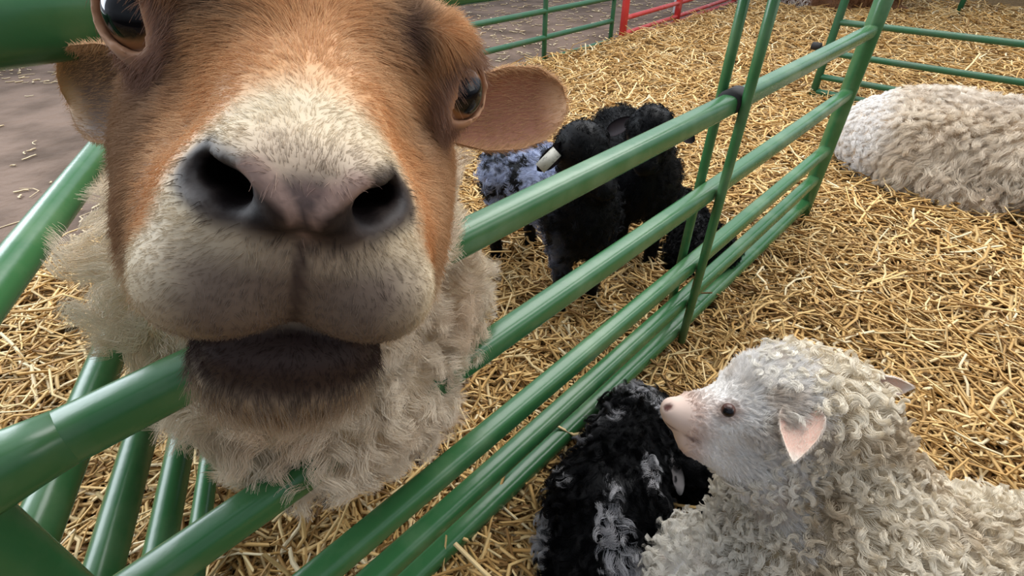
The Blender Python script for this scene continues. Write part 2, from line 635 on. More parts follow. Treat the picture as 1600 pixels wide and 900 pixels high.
RP_DIR = np.array([math.cos(math.radians(-44.3)), math.sin(math.radians(-44.3)), 0])
RP_P = np.array([2.06, 3.57, 0])
rp = empty('corral_fence', RP_P)
tag(rp, 'green pipe panel behind the large sleeping fleece at right', 'fence panel')
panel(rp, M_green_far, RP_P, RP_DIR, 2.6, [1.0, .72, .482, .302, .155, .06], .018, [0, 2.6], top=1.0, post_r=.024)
g = Geo()
q0 = RP_P - RP_DIR * .10 + np.array([0, 0, .33])
g.tube([q0, q0 + RP_DIR * .05], .024, 14)
g.tube([q0, q0 + RP_DIR * .11 - np.array([0, 0, .01])], .012, 12)
tag(g.build('hinge_lug', M_rubber, rp), 'dark hinge lug')

BP_DIR = unit(np.array([1.0, -.34, 0]))
BP_P = np.array([4.45, 7.45, 0])
bp_ = empty('corral_fence', BP_P)
tag(bp_, 'far green pipe panel at the top right corner beyond the straw', 'fence panel')
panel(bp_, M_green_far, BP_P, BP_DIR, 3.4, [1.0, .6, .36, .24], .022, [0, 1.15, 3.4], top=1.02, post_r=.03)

g = Geo()
g.tube([(2.1, 7.3, -.01), (2.1, 7.3, .5), (2.1, 7.3, 1.2)], [.045, .045, .045], 16)
wp = g.build('wooden_post', M_white)
tag(wp, 'white post standing on the dirt behind the red gate', 'post')


# ------------------------------------------------------------------ ears and eyes shared by the animals
def ear_mesh(base, tip, width, facing, cup=.35, point=False, col_in=(150, 105, 85), col_out=(190, 150, 115), thick=.0022, droop=0.0, rim=None):
    """a cupped leaf; facing is the direction its hollow side looks"""
    base, tip = np.array(base), np.array(tip)
    ax = tip - base
    L = np.linalg.norm(ax)
    ax = ax / L
    fc = unit(np.array(facing) - ax * (np.array(facing) @ ax))
    sd = np.cross(ax, fc)
    nu, nv = 26, 21
    u = np.linspace(0, 1, nu)
    prof = np.interp(u, [0, .08, .25, .5, .72, .88, .96, 1], [.42, .55, .86, 1, .9, .6, .34, .03])
    if point:
        prof = np.interp(u, [0, .1, .3, .55, .8, .93, 1], [.62, .9, 1, .82, .42, .18, .02])
    v = np.linspace(-1, 1, nv)
    U, Vv = np.meshgrid(u, v, indexing='ij')
    hw = prof[:, None] * width * .5
    curl = cup * (1 - .45 * U)
    S = base + ax * (U * L)[..., None] + sd * (hw * np.sin(Vv * (1.15 + curl)) / np.sin(1.15 + curl) * (1 - .12 * curl))[..., None] \
        + fc * (hw * (1 - np.cos(Vv * 1.4)) * curl * 1.5 - droop * L * U ** 2)[..., None]
    B = S - fc * (thick * (1 - .8 * np.abs(Vv) ** 4))[..., None]
    n = nu * nv
    i, j = np.meshgrid(np.arange(nu - 1), np.arange(nv - 1), indexing='ij')
    a = np.stack([i * nv + j, (i + 1) * nv + j, (i + 1) * nv + j + 1, i * nv + j + 1], -1).reshape(-1, 4)
    rimq = []
    for jj in (0, nv - 1):
        k = np.arange(nu - 1) * nv + jj
        q = np.stack([k, k + nv, k + nv + n, k + n], 1)
        rimq.append(q if jj else q[:, ::-1])
    k = (nu - 1) * nv + np.arange(nv - 1)
    rimq.append(np.stack([k, k + 1, k + 1 + n, k + n], 1))
    F = np.vstack([a[:, ::-1], a + n] + rimq)
    V = np.vstack([S.reshape(-1, 3), B.reshape(-1, 3)])
    ci = np.broadcast_to(lin(col_in), (n, 3)).copy()
    edge = sstep(.72, 1.0, np.maximum(np.abs(Vv), U * 1.0)).ravel()
    ci = mix(ci, np.broadcast_to(lin(rim if rim is not None else col_out), (n, 3)), edge)
    ci *= (1 + .18 * fbm(S.reshape(-1, 3), 60, 4))[:, None]
    C = np.vstack([ci, np.broadcast_to(lin(col_out), (n, 3))])
    Nrm = vnormals(V, F)
    return V, F, C, Nrm, ax, (np.abs(Vv).ravel(), U.ravel())


def eye_mesh(c, gaze, up, r, iris=(150, 104, 62), pupil=(14, 14, 20), white=(214, 190, 176), pw=.62, ph=.40, iris_r=.85):
    gaze = unit(np.array(gaze))
    rt = unit(np.cross(gaze, np.array(up)))
    up = np.cross(rt, gaze)
    nu, nv = 40, 56
    a = np.linspace(1e-3, math.pi - 1e-3, nu)
    b = np.linspace(0, 2 * math.pi, nv, endpoint=False)
    A, Bb = np.meshgrid(a, b, indexing='ij')
    x, y, z = np.sin(A) * np.cos(Bb), np.sin(A) * np.sin(Bb), np.cos(A)
    z = z + .07 * np.exp(-(A / .55) ** 2)                       # corneal bulge
    V = np.array(c) + r * (x[..., None] * rt + y[..., None] * up + z[..., None] * gaze)
    i, j = np.meshgrid(np.arange(nu - 1), np.arange(nv), indexing='ij')
    j2 = (j + 1) % nv
    F = np.stack([i * nv + j, (i + 1) * nv + j, (i + 1) * nv + j2, i * nv + j2], -1).reshape(-1, 4)
    ex, ey = A * np.cos(Bb), A * np.sin(Bb)
    pd = (np.abs(ex / pw) ** 3 + np.abs(ey / ph) ** 3) ** (1 / 3)
    C = np.broadcast_to(lin(white), (nu, nv, 3)).copy()
    C = mix(C, np.broadcast_to(lin(iris), C.shape), 1 - sstep(iris_r - .08, iris_r + .1, A))
    C = mix(C, np.broadcast_to(lin(pupil), C.shape), 1 - sstep(.88, 1.12, pd))
    return np_mesh('eye', V.reshape(-1, 3), F, C.reshape(-1, 3))


def body(name, V, F, C, mat, base, smooth=True):
    base = np.array(base, float)
    o = link(name, np_mesh(name, V - base, F, C, smooth), mat)
    o.location = base
    return o


def refine_axis(lo, hi, fine, f0, f1, coarse):
    """grid lines, fine between f0 and f1 and growing coarser outside"""
    out = list(np.arange(f0, f1 + fine, fine))
    s, x = fine, f1 + fine
    while x < hi:
        s = min(s * 1.12, coarse)
        x += s
        out.append(x)
    s, x = fine, f0
    while x > lo:
        s = min(s * 1.12, coarse)
        x -= s
        out.insert(0, x)
    return np.array(out)


# ------------------------------------------------------------------ the brown-faced sheep at the gate
HM = np.array([[0.9124, 0.3583, 0.198], [0.2833, -0.9018, 0.3263], [-0.2954, 0.2416, 0.9243]])   # head axes: across, towards the nose, up
HT = np.array([-0.0915, 0.2407, 0.9901])                                                     # midpoint between the eyes
S = .01                                                                                       # head is drawn in centimetres


def head(p):
    return HT + (np.asarray(p, float) * S) @ HM.T


def head_local(P):
    return (P - HT) @ HM / S


EYE_C = {1: (6.3, .85, .75), -1: (-5.75, 1.0, .8)}


def seg_dist(p, a, b):
    a, b = np.array(a, float), np.array(b, float)
    h = np.clip((p - a) @ (b - a) / ((b - a) @ (b - a)), 0, 1)
    return np.linalg.norm(p - a - h[:, None] * (b - a), axis=1)


def nostril_dist(l):
    m = l * np.array([1, 1, 1.])
    m[:, 0] = np.abs(m[:, 0])
    return np.minimum(np.minimum(seg_dist(m, (1.7, 12.5, -3.3), (1.35, 8.6, -3.3)), seg_dist(m, (2.3, 11.4, -3.05), (1.8, 8.5, -3.2)) + .1), np.minimum(seg_dist(m, (.92, 13.4, -3.8), (1.7, 12.9, -3.3)), seg_dist(m, (1.7, 12.9, -3.3), (2.75, 11.1, -2.9))))


def brown_sheep():
    rg = np.random.default_rng(21)
    P = []
    P += [ell((0, -5, .2), (6.4, 7.5, 6.0), k=3), ell((0, -.5, 1.5), (5.4, 5, 3.2), k=2.5)]
    P += [cap((0, -1, .6), (0, 8.5, -3.1), 4.3, 2.7, k=2.0)]
    for s in (-1, 1):
        P += [cap((s * 4.0, -2.5, -3.7), (s * 2.8, 7, -5.3), 3.6, 2.1, k=2.2),
              cap((s * 4.3, -4, -6.4), (s * 3.2, 4.6, -7.5), 3.4, 2.5, k=2.2),
              ell((s * 5.5, -.4, 1.0), (1.7, 2.5, 2.3), k=1.4),               # orbit
              ell((s * 5.0, 1.6, 2.6), (1.6, 2.0, 1.0), k=1.2)]               # brow
    P += [ell((0, 9.4, -4.6), (3.75, 3.3, 2.8), k=1.4)]
    for s in (-1, 1):
        P += [ell((s * 2.0, 10.25, -6.15), (2.2, 2.35, 1.85), k=.7),           # upper lip lobes
              ell((s * 2.85, 8.6, -6.7), (1.6, 2.5, 1.75), k=1.0)]
    P += [ell((0, 11.5, -3.0), (2.6, 1.75, 1.3), k=.9)]                       # nose
    P += [cap((0, -2, -8), (0, 7.0, -9.6), 3.4, 2.4, k=2.0), ell((0, 8.4, -10.05), (3.1, 2.2, 1.9), k=1.2), ell((0, 9.8, -9.05), (2.5, 1.1, .8), k=.6)]
    for s in (-1, 1):
        P += [cap((s * 1.15, 12.75, -2.7), (s * .55, 13.2, -3.5), .36, .28, k=.7),                # inner wing of the nostril
              cap((s * .92, 13.45, -3.65), (s * 1.7, 12.95, -3.25), .24, .54, k=.3, op='-'),        # nostril
              cap((s * 1.7, 12.95, -3.3), (s * 2.75, 11.1, -2.9), .54, .40, k=.35, op='-'),
              cap((s * 1.7, 12.5, -3.3), (s * 1.35, 9.2, -3.3), .50, .5, k=.3, op='-'),
              cap((s * 2.35, 11.7, -3.05), (s * 1.8, 8.9, -3.2), .40, .42, k=.25, op='-')]
        ec = np.array(EYE_C[s])
        gz = unit(np.array([s * .64, .77, .06]))
        fr = unit(np.array([-s * .77, .64, 0]))
        Re = np.stack([gz, fr, np.cross(gz, fr) * -s], 1)
        P += [ell(ec, (1.86, 1.86, 1.86), k=1.0), ell(ec, (1.56, 1.56, 1.56), k=.12, op='-'),      # lids round the eyeball
              ell(ec + gz * 1.55, (1.25, 1.18, 1.30), Re, k=.25, op='-'),
              ell(ec + gz * 1.5 + fr * .5 + np.array([0, 0, -.8]), (.85, .6, .75), Re, k=.25, op='-'),
              cap((s * 5.0, 4.2, -.6), (s * 4.7, 5.6, -1.4), .3, .26, k=.6, op='-')]              # tear pit
    P += [cap((0, 13.5, -4.2), (0, 12.95, -5.6), .08, .10, k=.5, op='-'), cap((0, 12.95, -5.6), (0, 12.5, -8.0), .12, .22, k=.55, op='-')]   # groove of the lip
    for s in (-1, 1):                                                                            # mouth
        P += [cap((0, 13.2, -7.85), (s * 1.9, 12.1, -8.3), .26, .24, k=.3, op='-'), cap((s * 1.9, 12.1, -8.3), (s * 3.4, 9.6, -9.0), .22, .10, k=.3, op='-'),
              cap((0, 11.6, -7.95), (s * 1.8, 10.9, -8.3), .42, .25, k=.3, op='-')]
    HP = xform(P, HM, HT, S)
    chest = np.array([-.29, .61, .61])
    rump = np.array([-.60, 1.22, .60])
    ax = unit(rump - chest)
    sd = unit(np.cross(ax, [0, 0, 1]))
    Rb = np.stack([sd, ax, np.cross(sd, ax)], 1)
    B = [cap(head((0, -7, -3)), chest + np.array([.01, .03, .06]), .062, .13, k=.06),
         ell(chest + ax * .02, (.21, .20, .19), Rb, k=.08), ell(chest + ax * .30 + np.array([0, 0, .0]), (.235, .36, .22), Rb, k=.08), ell(rump, (.225, .24, .22), Rb, k=.08)]
    ru = [W(292, 430, .53), W(655, 470, .745), W(395, 575, .60), W(612, 604, .77)]
    B += [cap(ru[0], ru[1], .070, .082, k=.06), cap(ru[2], ru[3], .072, .078, k=.06), cap(head((0, -9, -4)), (ru[0] + ru[1]) / 2, .07, .09, k=.05), cap((ru[2] + ru[3]) / 2, chest, .12, .16, k=.08)]
    for s in (-1, 1):
        f = chest + ax * .06 + sd * s * .10
        h = rump + ax * .02 + sd * s * .12
        B += [cap(f + [0, 0, -.10], f + [0, 0, -.30], .065, .034, k=.04), cap(f + [0, 0, -.30], f * [1, 1, 0] + [0, 0, .07], .032, .023, k=.02), cap(f * [1, 1, 0] + [0, 0, .06], f * [1, 1, 0] - ax * .02 + [0, 0, .022], .026, .032, k=.02),
              cap(h + [0, 0, -.06], h - ax * .03 + [0, 0, -.27], .10, .045, k=.05), cap(h - ax * .03 + [0, 0, -.27], h + ax * .07 + [0, 0, -.36], .04, .026, k=.03), cap(h + ax * .07 + [0, 0, -.36], h * [1, 1, 0] + ax * .05 + [0, 0, .06], .025, .023, k=.02),
              cap(h * [1, 1, 0] + ax * .05 + [0, 0, .06], h * [1, 1, 0] + ax * .03 + [0, 0, .022], .026, .032, k=.02)]
    B += [cap(rump + ax * .2 + [0, 0, .08], rump + ax * .27 + [0, 0, -.12], .04, .03, k=.04)]
    fine = .0021
    lo, hi = head((0, 0, 0)) - .17, head((0, 0, 0)) + .17
    axes = (refine_axis(-1.1, .25, fine, -.205, .02, .014), refine_axis(.05, 1.65, fine, .095, .325, .014), refine_axis(-.01, 1.15, fine, .872, 1.065, .014))
    V, F = sdf_mesh(B + HP, axes)
    V = relax(V, F, 2, .5)
    N = vnormals(V, F)

    def colours(Pw, soft=True):
        l = head_local(Pw)
        x, y, z = l.T
        x_ = np.abs(x)
        w = fbm(Pw, 60, 31)
        tan, cream = lin((210, 160, 112)), lin((212, 194, 164))
        c = np.broadcast_to(tan, l.shape).copy()
        c = mix(c, np.broadcast_to(lin((218, 182, 142)), c.shape), sstep(.15, -.3, w) * .5)
        c = mix(c, np.broadcast_to(lin((196, 138, 88)), c.shape), sstep(3.0, 4.6, x_) * sstep(6.5, 9, y) * np.where(x < 0, .2, .6))                        # rusty edge behind the muzzle, stronger right: warm side light put into the colour
        c = mix(c, np.broadcast_to(lin((150, 118, 90)), c.shape), sstep(3.8, 5.6, x_ + .5 * w) * sstep(0, -2, z) * sstep(10, 7, y) * np.where(x < 0, .9, .5))  # duller cheeks, the left more: its weaker light painted into the coat
        c = mix(c, np.broadcast_to(lin((205, 178, 142)), c.shape), sstep(-6.2, -8.5, z + w) * sstep(8, 6, y))
        c = mix(c, np.broadcast_to(lin((98, 74, 63)), c.shape), np.exp(-(((x_ - 3.3) / 1.25 + .4 * w) ** 2 + ((z - 2.3 + .5 * w) / 1.4) ** 2)))      # brow patches
        c = mix(c, np.broadcast_to(lin((116, 92, 86)), c.shape), np.exp(-(((x_ - 4.9) / 1.0) ** 2 + ((y - 4.4) / 2.0) ** 2 + ((z + .7) / 1.5) ** 2)) * .85)  # tear pit
        yb = 9.3 + 1.2 * sstep(-.6, -3.4, z) - 3.6 * sstep(-4.8, -7.0, z)
        m1 = sstep(-1.0, .7, y - yb + .5 * w)
        c = mix(c, np.broadcast_to(cream, c.shape), m1)
        gl = sstep(-4.0, -5.6, z) * sstep(8.4, 10.6, y) * sstep(4.5, 2.0, x_ + .7 * w)
        c = mix(c, np.broadcast_to(lin((104, 88, 78)), c.shape), gl * .95)
        dn = nostril_dist(l)
        pad = np.sqrt((x_ / 1.2) ** 2 + ((z + 3.35) / .9) ** 2) + sstep(11.6, 10.6, y)
        c = mix(c, np.broadcast_to(lin((138, 118, 104)), c.shape), (1 - sstep(1.1, 2.3, np.sqrt((x_ / 1.5) ** 2 + ((z + 3.2) / .9) ** 2) + .5 * w)) * sstep(9.5, 11, y) * .7)
        padc = mix(np.broadcast_to(lin((96, 80, 76)), c.shape), np.broadcast_to(lin((168, 134, 122)), c.shape), sstep(-.1, .4, vnoise(Pw, 210, 35)) * .85)
        c = mix(c, padc, 1 - sstep(.6, 1.25, pad + .15 * w))
        c = mix(c, np.broadcast_to(lin((48, 38, 36)), c.shape), (1 - sstep(.7, 1.25, dn + .2 * w)) * .94)
        ab = l.copy()
        ab[:, 0] = x_
        wing = seg_dist(ab, (1.1, 12.9, -2.75), (.62, 13.5, -3.5))
        c = mix(c, np.broadcast_to(lin((164, 136, 124)), c.shape), (1 - sstep(.35, .62, wing)) * .8)
        c = mix(c, np.broadcast_to(lin((26, 19, 19)), c.shape), (1 - sstep(.45, .75, dn)) * .95)
        c = mix(c, np.broadcast_to(lin((36, 27, 27)), c.shape), sstep(2.2, 1.6, x_) * sstep(.75, .6, np.abs(z + 3.3)) * sstep(11.5, 11.0, y) * sstep(.9, 1.2, x_) * sstep(8, 9, y))
        c = mix(c, np.broadcast_to(lin((62, 50, 47)), c.shape), sstep(.30, .10, x_) * sstep(-4.0, -4.4, z) * sstep(10.5, 11.5, y) * .9)
        lipz = -7.85 - .05 * x_ ** 2
        low = sstep(lipz + .1, lipz - .25, z) * sstep(7.0, 8.8, y)
        c = mix(c, np.broadcast_to(lin((56, 43, 39)), c.shape), low * sstep(-11.0, -9.5, z + .3 * w))
        c = mix(c, np.broadcast_to(lin((186, 162, 134)), c.shape), low * sstep(-9.9, -11.1, z + .3 * w))
        de = np.minimum(np.linalg.norm(l - np.array([6.9, 1.6, .6]), axis=1), np.linalg.norm(l - np.array([-6.3, 1.75, .7]), axis=1))
        c = mix(c, np.broadcast_to(lin((134, 106, 98)), c.shape), (1 - sstep(1.7, 3.4, de)) * .8)
        c = mix(c, np.broadcast_to(lin((196, 148, 112)), c.shape), (1 - sstep(1.35, 1.62, de)) * .8)
        return c, l
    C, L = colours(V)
    dist_head = np.linalg.norm(L - np.array([0, 1, -3]), axis=1)
    fleece_c = lin((214, 196, 164))
    wf = sstep(9.5, 14, -L[:, 1] + .5 * vnoise(V, 30, 3))
    C = mix(C, np.broadcast_to(fleece_c, C.shape), wf)
    leg = (V[:, 2] < .38) & (wf > .5)
    C[leg] = lin((70, 52, 42))
    C[(V[:, 2] < .05)] = lin((34, 28, 26))
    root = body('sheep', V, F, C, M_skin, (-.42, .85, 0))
    tag(root, 'brown-faced cream-fleeced sheep poking its head through the green gate, muzzle up close', 'sheep')

    # short coat of the face
    okface = (1 - sstep(8.5, 11, -L[:, 1])) * (V[:, 2] > .6)
    de = np.minimum(np.linalg.norm(L - np.array([6.9, 1.6, .6]), axis=1), np.linalg.norm(L - np.array([-6.3, 1.75, .7]), axis=1))
    okface = okface * sstep(1.5, 2.2, de)
    dnv = nostril_dist(L)
    okface = okface * sstep(.62, 1.15, dnv)
    padv = np.sqrt((L[:, 0] / 1.2) ** 2 + ((L[:, 2] + 3.35) / .9) ** 2) + sstep(11.6, 10.6, L[:, 1])
    okface = okface * sstep(.55, 1.15, padv)
    okface = okface * (1 - sstep(.26, .14, np.abs(L[:, 0])) * sstep(-4.0, -4.3, L[:, 2]) * sstep(-8.1, -7.8, L[:, 2]) * (L[:, 1] > 10))
    okface = okface * (.35 + .65 * sstep(9, 3, L[:, 1]))
    n = 250000
    P0, N0 = scatter(V, F, N, n, rg, okface)
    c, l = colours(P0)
    x_ = np.abs(l[:, 0])
    comb = np.stack([np.tanh(l[:, 0] * .5) * (.3 + .05 * x_), -np.ones(n), -.45 - .08 * np.maximum(-l[:, 2], 0)], 1)
    chin = sstep(-9.2, -10.8, l[:, 2]) * sstep(6, 8, l[:, 1])
    comb = unit(comb) * (1 - chin)[:, None] + chin[:, None] * np.array([0, .25, -1.0])
    D = (comb @ HM.T)
    D = unit(unit(D - N0 * (D * N0).sum(1, keepdims=True)) + N0 * (.20 + .2 * rg.random((n, 1))) + .25 * np.stack([vnoise(P0, 70, 51), vnoise(P0, 70, 52), vnoise(P0, 70, 53)], 1))
    Ln = .0032 + .0062 * sstep(10.5, 4.5, l[:, 1]) + .009 * sstep(-6.5, -9.5, l[:, 2]) * sstep(8, 4, l[:, 1]) + .009 * chin + .006 * sstep(1, 4, l[:, 2]) * sstep(4, 0, l[:, 1])
    Ln *= 1 - .45 * sstep(-4.5, -5.5, l[:, 2]) * sstep(9.5, 10.8, l[:, 1]) * (1 - chin)
    Ln *= rg.uniform(.6, 1.25, n)
    St = strands(P0, N0, D, Ln, 5, rg, jitter=.16, droop=.12, clumps=14000, tight=.25)
    c = c * (.88 + .24 * rg.random((n, 1)))
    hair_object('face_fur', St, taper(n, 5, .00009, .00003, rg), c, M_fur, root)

    # fleece
    ok = sstep(8.2, 11.5, -L[:, 1]) * (V[:, 2] > .36)
    near = np.exp(-np.maximum(V[:, 1] - .75, 0) / .25)
    ok = ok * (.15 + .85 * near)
    n = 130000
    P0, N0 = scatter(V, F, N, n, rg, ok)
    down = np.array([0, 0, -1.0])
    D = unit(N0 * 1.0 + .55 * tang(down, N0) + .55 * np.stack([vnoise(P0, 26, 61), vnoise(P0, 26, 62), vnoise(P0, 26, 63)], 1))
    Ln = rg.uniform(.030, .056, n) * (1 + .2 * vnoise(P0, 18, 64))
    l = head_local(P0)
    Ln *= .45 + .55 * sstep(8, 13, -l[:, 1])
    St = strands(P0, N0, D, Ln, 9, rg, wave=.003, wfreq=2.6, clumps=2400, tight=.7, jitter=.3, curl=.0085, cfreq=1.2, spread=.35)
    c = np.broadcast_to(lin((230, 215, 192)), (n, 3)) * (.86 + .22 * rg.random((n, 1)))
    c = mix(c, np.broadcast_to(lin((204, 172, 138)), c.shape), sstep(.05, .6, vnoise(P0, 14, 66) + .25 * sstep(-.35, -.1, P0[:, 0])) * .45)
    hair_object('fleece', St, taper(n, 9, .00026, .0001, rg), c, M_wool, root)

    # ears
    for s in (1, -1):
        if s > 0:
            b, t, fc = head((6.6, -3.4, -1.0)), head((16.0, -6.2, 2.1)), HM @ np.array([-.1, 1.0, .05])
            w = .050
        else:
            b, t, fc = head((-6.3, -6.2, -1.6)), np.array([-.297, .345, .945]), HM @ np.array([-.15, 1.0, .0])
            w = .056
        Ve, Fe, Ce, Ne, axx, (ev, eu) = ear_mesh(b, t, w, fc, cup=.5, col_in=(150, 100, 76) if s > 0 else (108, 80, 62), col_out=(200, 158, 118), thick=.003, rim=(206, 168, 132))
        e = link('ear', np_mesh('ear', Ve, Fe, Ce), M_skin, root)
        half = len(Ve) // 2
        n = 9000
        wgt = np.ones(len(Ve))
        wgt[:half] = .25 + .75 * sstep(.6, .95, ev)
        P0, N0 = scatter(Ve, Fe, Ne, n, rg, wgt)
        D = unit(axx[None] * .9 + N0 * .4 + rg.normal(0, .15, (n, 3)))
        St = strands(P0, N0, D, rg.uniform(.003, .0075, n), 4, rg, jitter=.1)
        c = np.broadcast_to(lin((205, 164, 124)), (n, 3)) * (.8 + .4 * rg.random((n, 1)))
        hair_object('ear_fur', St, taper(n, 4, .0001, .00003, rg), c, M_fur, e)
    # eyes with their lids
    for s in (-1, 1):
        c0 = head(EYE_C[s])
        gz = HM @ unit(np.array([s * .58, .80, -.10]))
        link('eye', eye_mesh(c0, gz, HM @ np.array([0, .15, 1.0]), .0152, pw=.76, ph=.60, iris_r=.95, iris=(150, 108, 72), pupil=(9, 10, 15), white=(226, 190, 166)), M_eye, root)
    return root


brown_sheep()


# ------------------------------------------------------------------ the white sheep lying in front, nose on the black lamb
def lock_noise(P, s, seed):
    return np.stack([vnoise(P, s, seed), vnoise(P, s, seed + 1), vnoise(P, s, seed + 2)], 1)


def white_sheep():
    rg = np.random.default_rng(33)
    V3 = lambda px, py, d: W(px, py, d)
    d = .70
    nose, eye = V3(1050, 640, d), V3(1136, 640, d - .02)
    P = [cap(V3(1200, 635, d + .02), V3(1275, 645, d + .03), .066, .070, k=.03),
         cap(V3(1190, 645, d + .015), V3(1090, 650, d), .056, .032, k=.03),
         ell(V3(1062, 650, d), (.021, .021, .020), k=.02), ell(V3(1047, 639, d), (.012, .015, .013), k=.014),
         ell(V3(1078, 682, d + .002), (.018, .018, .013), k=.012),
         cap(V3(1090, 690, d + .005), V3(1190, 725, d + .02), .02, .045, k=.025),
         ell(V3(1235, 604, d + .015), (.05, .05, .04), k=.03),
         cap(V3(1262, 655, d + .04), V3(1285, 790, d + .08), .080, .112, k=.05),
         cap(V3(1298, 662, d + .05), V3(1315, 745, d + .08), .056, .092, k=.05),
         ell(V3(1280, 860, d + .08), (.14, .14, .14), k=.06),
         cap(V3(1330, 900, d + .12), V3(1640, 1010, d + .07), .16, .17, k=.08),
         cap(V3(1640, 1010, d + .07), V3(2050, 1090, d + .05), .17, .17, k=.08),
         ell(V3(1100, 905, .80), (.075, .09, .055), k=.05),
         cap(V3(1150, 900, .82), V3(1040, 915, .84), .05, .035, k=.04)]
    # nostril and mouth
    P += [cap(V3(1041, 637, d - .010), V3(1052, 629, d - .019), .0028, .0038, k=.004, op='-'),
          cap(V3(1034, 661, d - .002), V3(1060, 679, d - .019), .0026, .0026, k=.004, op='-'),
          cap(V3(1060, 679, d - .019), V3(1088, 691, d - .025), .0026, .0020, k=.004, op='-'),
          ell(V3(1140, 640, d - .052), (.0105, .0105, .0105), k=.008, op='-')]
    lo = np.array([.1, -.05, -.02])
    axes = (refine_axis(.1, 1.35, .0032, .2, .42, .012), refine_axis(.0, .85, .0032, .36, .56, .012), refine_axis(-.02, .75, .0032, .40, .60, .012))
    V, F = sdf_mesh(P, axes)
    V = relax(V, F, 2)
    N = vnormals(V, F)
    # where things are along the head, in pixels of the first sketch: turned into metres from the nose
    hx = unit(V3(1300, 640, .73) - nose)

    def along(Q):
        return (Q - nose) @ hx

    def colours(Q):
        t = along(Q)
        c = np.broadcast_to(lin((247, 243, 238)), Q.shape).copy()
        c = mix(c, np.broadcast_to(lin((214, 180, 160)), c.shape), sstep(.055, .012, t + .006 * vnoise(Q, 60, 2)) * .75)
        dk = np.minimum(seg_dist(Q, V3(1034, 661, d - .002), V3(1060, 679, d - .019)), np.minimum(seg_dist(Q, V3(1060, 679, d - .019), V3(1088, 691, d - .025)), seg_dist(Q, V3(1041, 637, d - .010), V3(1052, 629, d - .019)) - .001))
        c = mix(c, np.broadcast_to(lin((112, 78, 72)), c.shape), 1 - sstep(.0025, .0052, dk))
        e = np.linalg.norm(Q - eye_c, axis=1)
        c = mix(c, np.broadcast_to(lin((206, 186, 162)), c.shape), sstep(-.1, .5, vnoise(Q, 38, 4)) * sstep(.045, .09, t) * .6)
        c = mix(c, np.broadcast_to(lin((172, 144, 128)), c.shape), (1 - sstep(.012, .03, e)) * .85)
        return c
    eye_c = V3(1140, 640, d - .045)
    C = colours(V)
    fl = sstep(.085, .125, along(V))
    C = mix(C, np.broadcast_to(lin((176, 160, 134)), C.shape), fl)
    root = body('sheep', V, F, C, M_wool, (.55, .42, 0))
    tag(root, 'curly white sheep lying in the straw with its nose on a black lamb', 'sheep')

    # short face hair
    t = along(V)
    wgt = (1 - sstep(.13, .19, t)) * (V[:, 2] > .36) * sstep(.011, .014, np.linalg.norm(V - eye_c, axis=1)) * sstep(.008, .03, t)
    n = 70000
    P0, N0 = scatter(V, F, N, n, rg, wgt)
    D = np.broadcast_to(hx, P0.shape) + np.array([0, 0, -.3])
    D = unit(unit(D - N0 * (D * N0).sum(1, keepdims=True)) + N0 * (.35 + .5 * rg.random((n, 1))) + .5 * lock_noise(P0, 55, 171))
    Ln = rg.uniform(.005, .010, n) * (.6 + 1.8 * sstep(.06, .12, along(P0)))
    St = strands(P0, N0, D, Ln, 5, rg, jitter=.25, clumps=3500, tight=.6)
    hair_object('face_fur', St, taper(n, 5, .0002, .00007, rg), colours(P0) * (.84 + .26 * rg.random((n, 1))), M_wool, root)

    # curly fleece
    wgt = np.maximum(sstep(-.018, .018, t + .01 * vnoise(V, 50, 8) - (.120 - .05 * sstep(.535, .56, V[:, 2]) - .05 * sstep(.45, .41, V[:, 2]))), sstep(.42, .38, V[:, 2])) * (V[:, 2] > .015) * (.25 + .75 * (1 - sstep(.75, .95, V[:, 0])))
    wgt = wgt * sstep(.018, .03, np.linalg.norm(V - eye_c, axis=1))
    n = 140000
    P0, N0 = scatter(V, F, N, n, rg, wgt)
    t0 = along(P0)
    D = unit(N0 * .9 + .5 * tang(np.array([.2, 0, -1.0]), N0) + .6 * lock_noise(P0, 45, 71))
    Ln = rg.uniform(.018, .03, n) * (.55 + .45 * sstep(.1, .2, t0)) * (1 + .7 * sstep(.40, .25, P0[:, 2])) * (1 - .3 * sstep(.52, .57, P0[:, 2]))
    St = strands(P0, N0, D, Ln, 10, rg, clumps=3800, tight=.93, jitter=.2, curl=.0048, cfreq=1.2, spread=.3)
    c = np.broadcast_to(lin((240, 229, 208)), (n, 3)) * (.85 + .25 * rg.random((n, 1)))
    c = mix(c, np.broadcast_to(lin((186, 164, 132)), c.shape), sstep(.0, .6, vnoise(P0, 16, 75)) * .7)
    c = mix(c, np.broadcast_to(lin((240, 236, 228)), c.shape), sstep(.19, .12, t0) * .7)
    hair_object('fleece', St, taper(n, 10, .00028, .00012, rg), c, M_wool, root)

    for b, tp, fc, w in ((V3(1258, 640, d - .05), V3(1240, 722, d - .085), np.array([-.55, -.6, .45]), .054),
                         (V3(1335, 598, d + .04), V3(1428, 606, d + .045), np.array([.1, -.8, .2]), .048)):
        Ve, Fe, Ce, Ne, axx, (ev, eu) = ear_mesh(b, tp, w, fc, cup=.55, point=True, col_in=(226, 186, 168), col_out=(232, 222, 208), thick=.0025, rim=(238, 230, 218))
        e = link('ear', np_mesh('ear', Ve, Fe, Ce), M_skin, root)
        n = 5000
        P0, N0 = scatter(Ve, Fe, Ne, n, rg)
        St = strands(P0, N0, unit(axx[None] + N0 * .35), rg.uniform(.002, .005, n), 4, rg, jitter=.15)
        hair_object('ear_fur', St, taper(n, 4, .00012, .00004, rg), np.broadcast_to(lin((236, 222, 208)), (n, 3)) * (.9 + .2 * rg.random((n, 1))), M_wool, e)
    gz = unit(np.array([-.35, -.75, .45]))
